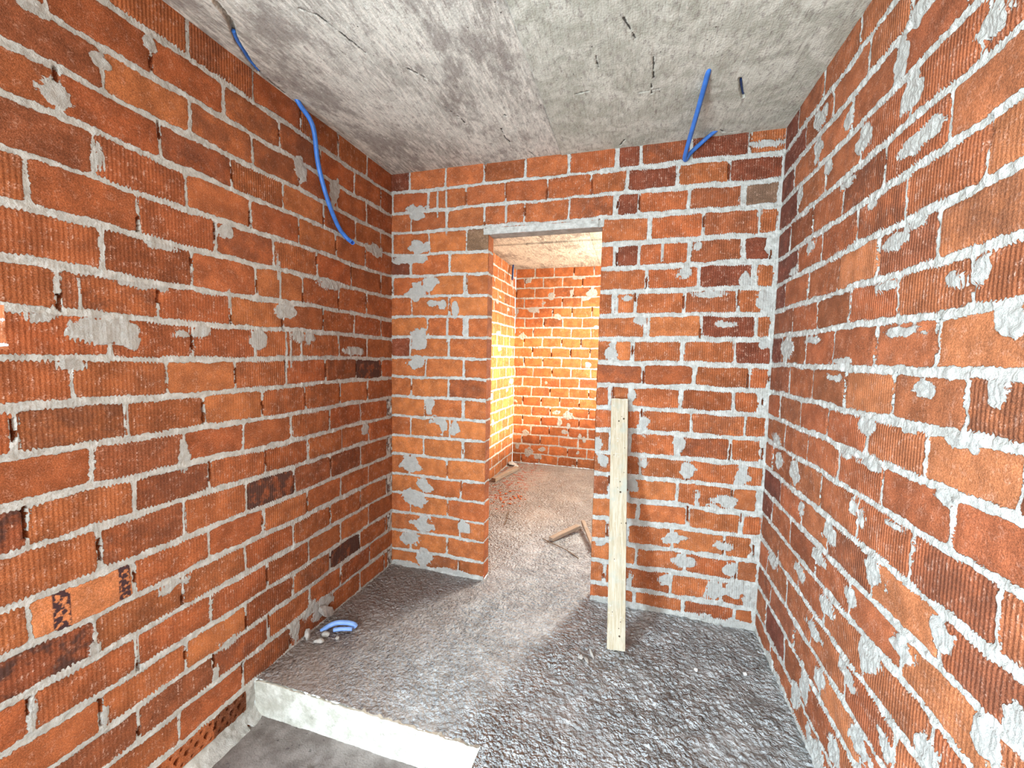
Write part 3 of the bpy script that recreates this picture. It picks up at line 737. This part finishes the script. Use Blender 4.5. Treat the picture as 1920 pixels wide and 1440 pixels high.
# ------------------------------------------------------------------ tubes
def tube(name, pts, r, mat, hollow=True, seg=18, parent=None, sub=10, wall=0.0022, ends=True):
    P = [Vector(p) for p in pts]
    # Catmull-Rom
    path = []
    for i in range(len(P) - 1):
        a = P[max(i - 1, 0)]; b = P[i]; c = P[i + 1]; d = P[min(i + 2, len(P) - 1)]
        for k in range(sub):
            s = k / sub
            path.append(0.5 * ((2 * b) + (c - a) * s + (2 * a - 5 * b + 4 * c - d) * s * s + (3 * b - a - 3 * c + d) * s ** 3))
    path.append(P[-1])
    bm = bmesh.new()
    tang = [(path[min(i + 1, len(path) - 1)] - path[max(i - 1, 0)]).normalized() for i in range(len(path))]
    up = Vector((0, 0, 1)) if abs(tang[0].z) < 0.9 else Vector((1, 0, 0))
    nrm = (up - tang[0] * up.dot(tang[0])).normalized()
    rings = []
    uvl = []
    for i, p in enumerate(path):
        nrm = (nrm - tang[i] * nrm.dot(tang[i])).normalized()
        bn = tang[i].cross(nrm)
        rr = r(i / (len(path) - 1)) if callable(r) else r
        rings.append([bm.verts.new(p + nrm * math.cos(2 * math.pi * k / seg) * rr + bn * math.sin(2 * math.pi * k / seg) * rr) for k in range(seg)])
    for a, b in zip(rings[:-1], rings[1:]):
        for k in range(seg): bm.faces.new((a[k], a[(k + 1) % seg], b[(k + 1) % seg], b[k]))
    for ring, tg, idx in ((rings[0], -tang[0], 0), (rings[-1], tang[-1], -1)):
        cen = sum((v.co for v in ring), Vector()) / seg
        if hollow:
            inner = [bm.verts.new(cen + (v.co - cen) * 0.74) for v in ring]
            deep = [bm.verts.new(cen + (v.co - cen) * 0.74 - tg * 0.03) for v in ring]
            for k in range(seg):
                q = (ring[k], ring[(k + 1) % seg], inner[(k + 1) % seg], inner[k])
                bm.faces.new(q); bm.faces.new((inner[k], inner[(k + 1) % seg], deep[(k + 1) % seg], deep[k]))
            bm.faces.new(deep)
        else: bm.faces.new(ring)
    bmesh.ops.recalc_face_normals(bm, faces=bm.faces[:])
    for f in bm.faces: f.smooth = len(f.verts) == 4
    me = bpy.data.meshes.new(name); bm.to_mesh(me); bm.free()
    return link(name, me, mat, parent)

def blue_plastic(name, c, marks=True):
    t = NT(name)
    n = t.noise(30, 3.0)
    cc = t.mix(t.ramp(n, 0.3, 0.7), tuple(v * 0.85 for v in c), tuple(v * 1.12 for v in c))
    cc = t.mix(t.ramp(t.noise(45, 4.0, rough=0.7), 0.62, 0.75, 0, 0.5), cc, (0.45, 0.45, 0.42))
    t.base(cc)
    t.b.inputs['Roughness'].default_value = 0.42
    t.b.inputs['Specular IOR Level'].default_value = 0.5
    t.bump(t.noise(70, 3.0), 0.001, 0.5)
    return t.m
BLUE = blue_plastic('blue_conduit_plastic', (0.035, 0.16, 0.52))
BLUED = blue_plastic('dark_blue_conduit_plastic', (0.012, 0.045, 0.17))
BLUEP = blue_plastic('pale_blue_conduit_plastic', (0.21, 0.37, 0.74))
INK = NT('black_print'); INK.base((0.015, 0.02, 0.05)); INK = INK.m
def P3(a, b, c): return (a * U, b * U, H + c * U)

# the conduit hanging from the top of the left wall
cl = tube('conduit', [P3(0.12, -6.10, 0.04), P3(0.16, -5.97, -0.12), P3(0.26, -5.50, -0.60), P3(0.20, -5.18, -1.82), P3(0.20, -4.72, -2.90), P3(0.18, -4.12, -3.72), P3(0.28, -3.75, -4.08), P3(0.50, -3.70, -4.26), P3(0.66, -3.86, -4.34)], 0.0108, BLUE)
tag(cl, 'blue plastic conduit hanging down the left brick wall from the ceiling with an open end', 'conduit')
# bent conduit hanging from the ceiling on the right
c0 = Vector(P3(13.68, -4.16, 0.15)); c1 = Vector(P3(13.42, -0.55, -1.05)); c2 = Vector(P3(14.66, -0.35, 0.05))
cr = tube('conduit', [P3(13.66, -4.16, 0.12), P3(13.64, -4.05, -0.02), P3(13.56, -2.7, -0.33), P3(13.45, -1.1, -0.68), P3(13.41, -0.38, -0.86), P3(13.47, -0.16, -0.88)], 0.0105, BLUE, hollow=False)
tag(cr, 'bent blue conduit hanging from the ceiling above the right part of the end wall', 'conduit')
# its folded back leg, flattened where it runs into the ceiling
tube('folded_leg', [P3(13.47, -0.17, -0.88), P3(13.62, -0.20, -0.66), P3(13.95, -0.26, -0.38), P3(14.30, -0.34, -0.12), P3(14.56, -0.40, 0.04), P3(14.62, -0.42, 0.10)],
     lambda s: 0.0105 * (1 - 0.45 * max(0, s - 0.5) * 2), BLUE, hollow=False, parent=cr)
# printed line along the conduit
def print_marks(parent):
    bm = bmesh.new(); r_ = random.Random(5)
    A = Vector(P3(13.62, -3.8, -0.06)); B = Vector(P3(13.46, -1.2, -0.66))
    ctrl = [Vector(P3(13.64, -4.05, -0.02)), Vector(P3(13.56, -2.7, -0.33)), Vector(P3(13.45, -1.1, -0.68)), Vector(P3(13.41, -0.38, -0.86))]
    def at(s):
        i = min(int(s), 2); f = s - i
        a = ctrl[max(i - 1, 0)]; b = ctrl[i]; c = ctrl[i + 1]; d = ctrl[min(i + 2, 3)]
        return 0.5 * ((2 * b) + (c - a) * f + (2 * a - 5 * b + 4 * c - d) * f * f + (3 * b - a - 3 * c + d) * f ** 3)
    s = 0.12
    while s < 2.7:
        ln = r_.choice((0.022, 0.03, 0.014))
        p = at(s); q = at(s + ln); tdir = (q - p).normalized()
        side = Vector((1, -0.25, -0.1)); side = (side - tdir * side.dot(tdir)).normalized(); w = tdir.cross(side)
        for (e, ww) in ((0.0, r_.uniform(0.0015, 0.003)),):
            c_ = side * 0.0107
            vs_ = [bm.verts.new(v) for v in (p + c_ - w * ww, p + c_ + w * ww, q + c_ + w * ww, q + c_ - w * ww)]
            f = bm.faces.new(vs_)
        s += ln + r_.uniform(0.008, 0.025)
    ext = bmesh.ops.solidify(bm, geom=bm.faces[:], thickness=0.0003)
    me = bpy.data.meshes.new('print_line'); bm.to_mesh(me); bm.free()
    link('print_line', me, INK, parent)
print_marks(cr)
# conduits cast in the ceiling, seen in broken slots
e1 = tube('conduit', [(a * U, b * U, H + 0.0085) for a, b in EMB_L[2:]], 0.0066, BLUE, hollow=False)
tag(e1, 'blue conduit showing in a broken slot of the ceiling along the left wall', 'conduit')
e2 = tube('conduit', [(a * U, b * U, H + 0.011) for a, b in EMB_R[1:]], 0.0045, BLUED, hollow=False)
tag(e2, 'dark blue conduit showing in a short ceiling slit beside the bent conduit', 'conduit')
e3 = tube('conduit', [(0.30 * U, 20.4 * U, H + 0.02), (0.34 * U, 20.1 * U, H - 0.03), (0.42 * U, 19.7 * U, H - 0.12), (0.46 * U, 19.5 * U, H - 0.21)], 0.0105, BLUED)
tag(e3, 'dark blue conduit end hanging from the ceiling corner of the far room', 'conduit')
# broken conduit stub sticking out of the floor by the left wall
def floor_conduit():
    o = tube('conduit', [(0.03, -5.38 * U, -0.012), (0.065, -5.24 * U, 0.014), (0.10, -5.10 * U, 0.026), (0.145, -4.98 * U, 0.026), (0.178, -4.90 * U, 0.018), (0.192, -4.87 * U, 0.004)],
             0.0125, BLUEP, hollow=True, seg=20)
    return o
fc = floor_conduit()
tag(fc, 'short curved piece of pale blue conduit lying on the floor by the left wall', 'conduit')
tube('split_flap', [(0.105, -5.36 * U, 0.010), (0.140, -5.24 * U, 0.013), (0.190, -5.08 * U, 0.010)], 0.010, BLUEP, hollow=False, seg=12, parent=fc)

# ------------------------------------------------------------------ stones
STONE = plaster_mat('grey_mortar_lump', (0.34, 0.315, 0.28), (0.52, 0.49, 0.44), 40, 0.003)
PALE = plaster_mat('white_lime_lump', (0.60, 0.60, 0.56), (0.78, 0.78, 0.74), 40, 0.003)
RED = plaster_mat('broken_brick', (0.42, 0.11, 0.045), (0.58, 0.18, 0.07), 60, 0.003)
def stone_mesh(name, seed, sx, sy, sz, mat, sub=3, rough=0.35):
    bm = bmesh.new(); bmesh.ops.create_icosphere(bm, subdivisions=sub, radius=1)
    r_ = random.Random(seed)
    pl = [(Vector((r_.gauss(0, 1), r_.gauss(0, 1), r_.gauss(0, 1))).normalized(), r_.uniform(0.55, 0.9)) for _ in range(9)]
    from mathutils import noise as mn
    for v in bm.verts:
        for nv, dd in pl:
            e = v.co.dot(nv) - dd
            if e > 0: v.co -= nv * e
        v.co *= 1 + rough * 0.35 * mn.noise(v.co * 2.5 + Vector((seed, 0, 0)))
        v.co = Vector((v.co.x * sx, v.co.y * sy, v.co.z * sz))
    me = bpy.data.meshes.new(name); bm.to_mesh(me); bm.free(); me.materials.append(mat)
    return me
def stone(name, loc, rot, seed, s, mat, label, cat, group=None, sub=3):
    o = bpy.data.objects.new(name, stone_mesh(name, seed, *s, mat, sub)); scene.collection.objects.link(o)
    o.location = loc; o.rotation_euler = rot
    return tag(o, label, cat, group)
def fz(x, y):
    a = np.array([[x]]); b = np.array([[y]])
    return float((floor_z(a, b) + dents(a, b))[0, 0])
def on_floor(x, y, h): return (x, y, fz(x, y) + h)
# pebbles around the conduit stub
stone('stone', on_floor(0.085, -5.62 * U, 0.012), (0, 0, 0.4), 1, (0.020, 0.017, 0.014), STONE, 'grey pebble at the left end of the pale blue conduit piece', 'stone')
stone('stone', on_floor(0.150, -5.58 * U, 0.008), (0, 0.2, 1.4), 2, (0.012, 0.010, 0.009), STONE, 'small pebble tucked under the pale blue conduit piece', 'stone')
stone('mortar_lump', (0.018, -6.0 * U, 0.024), (0, 0, 0.3), 3, (0.012, 0.020, 0.034), STONE, 'white mortar lump at the foot of the left wall beside the pebbles', 'mortar')
stone('mortar_lump', on_floor(0.085, -6.0 * U, 0.008), (0, 0, 0.1), 4, (0.028, 0.018, 0.013), STONE, 'flat grey mortar lump on the floor in front of the pebble by the conduit piece', 'mortar')
# white plaster dab on the wall foot
o = stone('mortar_smear', (0.008, -4.92 * U, 0.055), (-0.62, 0, 0), 6, (0.006, 0.080, 0.028), STONE, 'white plaster smear at the foot of the left wall above the pale blue conduit', 'mortar')
# broken lumps beside the board
stone('mortar_lump', on_floor(10.35 * U, -3.72 * U, 0.008), (0.2, 0.1, 0.5), 7, (0.014, 0.012, 0.011), STONE, 'round pale lump left of the three by the foot of the leaning board', 'mortar')
stone('mortar_lump', on_floor(10.72 * U, -3.45 * U, 0.012), (0.4, 0.5, -0.9), 8, (0.024, 0.008, 0.010), STONE, 'long splinter-shaped lump closest to the foot of the leaning board', 'mortar')
stone('mortar_lump', on_floor(10.56 * U, -3.78 * U, 0.007), (0.4, 0.2, -1.1), 9, (0.022, 0.009, 0.009), STONE, 'long lump in the middle of the three beside the leaning board', 'mortar')
stone('stone', on_floor(14.36 * U, -3.02 * U, 0.006), (0, 0, 0), 10, (0.011, 0.010, 0.009), PALE, 'white pebble on the floor right of the leaning board', 'stone')
stone('stone', on_floor(15.98 * U, -2.72 * U, 0.006), (0, 0, 1), 11, (0.010, 0.009, 0.009), PALE, 'white pebble on the floor close to the right wall', 'stone')
# far room rubble in the corner
stone('mortar_lump', on_floor(0.40 * U, 20.8 * U, 0.02), (0, 0, 0.4), 12, (0.07, 0.06, 0.03), STONE, 'heap of grey mortar in the far corner of the room beyond the doorway', 'mortar')
stone('mortar_lump', on_floor(1.1 * U, 19.9 * U, 0.015), (0, 0, 1.4), 13, (0.05, 0.03, 0.022), PALE, 'pale mortar lump at the end of the far timber offcut', 'mortar')
# crumbs of brick just inside the doorway
r_ = random.Random(9)
protos = [stone_mesh('brick_crumb', 40 + k, 0.011, 0.008, 0.006, RED, 2) for k in range(4)]
for k in range(70):
    a = r_.gauss(2.2, 1.15); b = r_.gauss(11.3, 1.6)
    if a < 0.4 or b < 8.3: continue
    s = r_.choice((0.5, 0.7, 0.9, 1.0, 1.5))
    o = bpy.data.objects.new('brick_crumb', protos[k % 4]); scene.collection.objects.link(o)
    o.scale = (s, s, s); o.rotation_euler = (0, 0, r_.uniform(0, 6.28)); o.location = on_floor(a * U, b * U, 0.003 * s)
    tag(o, 'small crumb of broken red brick scattered on the floor beyond the doorway', 'brick', 'brick crumbs beyond the doorway')

# ------------------------------------------------------------------ timber
def wood_mat(name, c1, c2, stain_or_shade):
    t = NT(name)
    g = t.noise(14, 5.0, t.mapping((7, 7, 0.6)), 0.6, dist=0.6)
    g2 = t.noise(60, 3.0, t.mapping((5, 5, 0.5)), 0.6)
    c = t.mix(t.ramp(g, 0.3, 0.7), c1, c2)
    c = t.mix(t.ramp(g2, 0.55, 0.75, 0, 0.35), c, tuple(v * 0.55 for v in c1))
    c = t.mix(t.ramp(t.noise(11, 4.0), 0.50, 0.68, 0, 0.7), c, stain_or_shade)
    c = t.mix(t.ramp(t.noise(38, 4.0, rough=0.7), 0.60, 0.70, 0, 0.5), c, (0.58, 0.58, 0.52))
    vd = t.vor(17)
    c = t.mix(t.ramp(vd, 0.10, 0.07), c, (0.07, 0.05, 0.03))
    t.base(c)
    t.bump(t.math('ADD', g2, g), 0.002, 0.8)
    return t.m
BOARD = wood_mat('cement_stained_pine', (0.42, 0.345, 0.225), (0.57, 0.505, 0.385), (0.40, 0.42, 0.355))
STICK = wood_mat('weathered_offcut_pine', (0.27, 0.19, 0.13), (0.40, 0.31, 0.23), (0.33, 0.30, 0.26))
def plank(name, A, B, width, thick, mat, wdir, label, seed=1, twist=0.0, taper=0.0, cat='board'):
    """plank from A to B; local z runs along the grain"""
    A = Vector(A); B = Vector(B); L = (B - A).length
    zd = (B - A).normalized(); wd = Vector(wdir); wd = (wd - zd * wd.dot(zd)).normalized(); td = zd.cross(wd)
    bm = bmesh.new(); r_ = random.Random(seed)
    nz = max(6, int(L / 0.02)); ring = []
    prof = [(-1, -1), (-0.6, -1), (-0.2, -1), (0.2, -1), (0.6, -1), (1, -1), (1, -0.3), (1, 0.3), (1, 1), (0.6, 1), (0.2, 1), (-0.2, 1), (-0.6, 1), (-1, 1), (-1, 0.3), (-1, -0.3)]
    rings = []
    for i in range(nz + 1):
        f = i / nz; w = width / 2 * (1 - taper * f) * (1 + 0.02 * math.sin(5 * f + seed)); bow = 0.003 * math.sin(3.1 * f)
        row = []
        for (a, b) in prof:
            x = a * w; y = b * thick / 2
            if abs(a) == 1 and abs(b) == 1: x *= 0.975; y *= 0.9
            x += r_.uniform(-1, 1) * 0.0006; y += r_.uniform(-1, 1) * 0.0005
            z = f * L
            if i in (0, nz): z += r_.uniform(-0.002, 0.002)
            row.append(bm.verts.new((x, y + bow, z)))
        rings.append(row)
    n_ = len(prof)
    for a, b in zip(rings[:-1], rings[1:]):
        for k in range(n_): bm.faces.new((a[k], a[(k + 1) % n_], b[(k + 1) % n_], b[k]))
    bm.faces.new(rings[0][::-1]); bm.faces.new(rings[-1])
    bmesh.ops.recalc_face_normals(bm, faces=bm.faces[:])
    me = bpy.data.meshes.new(name); bm.to_mesh(me); bm.free()
    o = link(name, me, mat)
    Mx = Matrix((wd, td, zd)).transposed().to_4x4(); Mx.translation = A
    o.matrix_world = Mx
    return tag(o, label, cat)
zb_ = fz(11.57 * U, -2.9 * U)
bd = plank('timber_board', (11.57 * U, -2.86 * U, zb_ + 0.001), (11.28 * U, -0.20 * U, H - 10.55 * U), 0.089, 0.022, BOARD, (1, 0, 0), 
      'long pale cement-stained board leaning on the end wall right of the doorway', 3)
NAIL = NT('rusty_nail'); NAIL.base((0.05, 0.03, 0.02)); NAIL = NAIL.m
for (a, b) in ((0.012, 0.10), (-0.02, 0.17), (0.02, 0.13), (-0.015, 0.42), (0.018, 0.60), (-0.004, 0.78), (0.028, 0.86), (-0.026, 0.95), (0.012, 1.16), (0.03, 0.99)):
    bm = bmesh.new(); bmesh.ops.create_cone(bm, cap_ends=True, segments=10, radius1=0.0024, radius2=0.0021, depth=0.003)
    me = bpy.data.meshes.new('nail'); bm.to_mesh(me); bm.free()
    nl = link('nail', me, NAIL, bd); nl.location = (a, 0.0, b); nl.location.y = 0.0; nl.rotation_euler = (math.pi / 2, 0, 0)
    nl.location.y = -0.0108 if True else 0
    nl.location.y += 0.003 * math.sin(3.1 * b / 1.25)
def stick(A, B, w, th, lab, seed, lift=0.0, lift2=0.0):
    za = fz(A[0] * U, A[1] * U); zb2 = fz(B[0] * U, B[1] * U)
    a = (A[0] * U, A[1] * U, za + th / 2 + 0.002 + lift); b = (B[0] * U, B[1] * U, zb2 + th / 2 + 0.002 + lift2)
    d = Vector(b) - Vector(a)
    return plank('timber_offcut', a, b, w, th, STICK, (-d.y, d.x, 0), lab, seed, cat='wood')
stick((0.45, 15.0), (1.35, 19.4), 0.055, 0.045, 'wooden offcut lying along the left wall of the room beyond the doorway', 4)
stick((7.45, 5.35), (8.85, 7.30), 0.045, 0.028, 'broad wooden offcut on the floor inside the doorway, tilted up to the right', 5, 0.0, 0.025)
stick((10.0, 4.85), (9.02, 8.05), 0.030, 0.022, 'narrow wooden offcut lying against the broad one near the right door jamb', 6, 0.012, 0.035)
# twig
TW = NT('dry_twig'); TW.base((0.16, 0.10, 0.06)); TW = TW.m
tw = tube('twig', [on_floor(3.75 * U, 8.9 * U, 0.004), on_floor(3.85 * U, 8.1 * U, 0.012), on_floor(4.05 * U, 7.4 * U, 0.010), on_floor(4.1 * U, 6.6 * U, 0.003)], 0.0028, TW, hollow=False, seg=8)
tag(tw, 'thin dry twig on the floor just beyond the doorway', 'twig')
tube('side_shoot', [on_floor(4.02 * U, 7.5 * U, 0.012), on_floor(4.35 * U, 7.3 * U, 0.02)], 0.002, TW, hollow=False, seg=6, parent=tw)
tw2 = tube('twig', [on_floor(6.9 * U, 5.5 * U, 0.004), on_floor(7.6 * U, 4.9 * U, 0.008), on_floor(8.5 * U, 4.4 * U, 0.006), on_floor(9.3 * U, 3.7 * U, 0.003)], 0.003, TW, hollow=False, seg=8)
tag(tw2, 'long dark twig on the floor in front of the two wooden offcuts', 'twig')
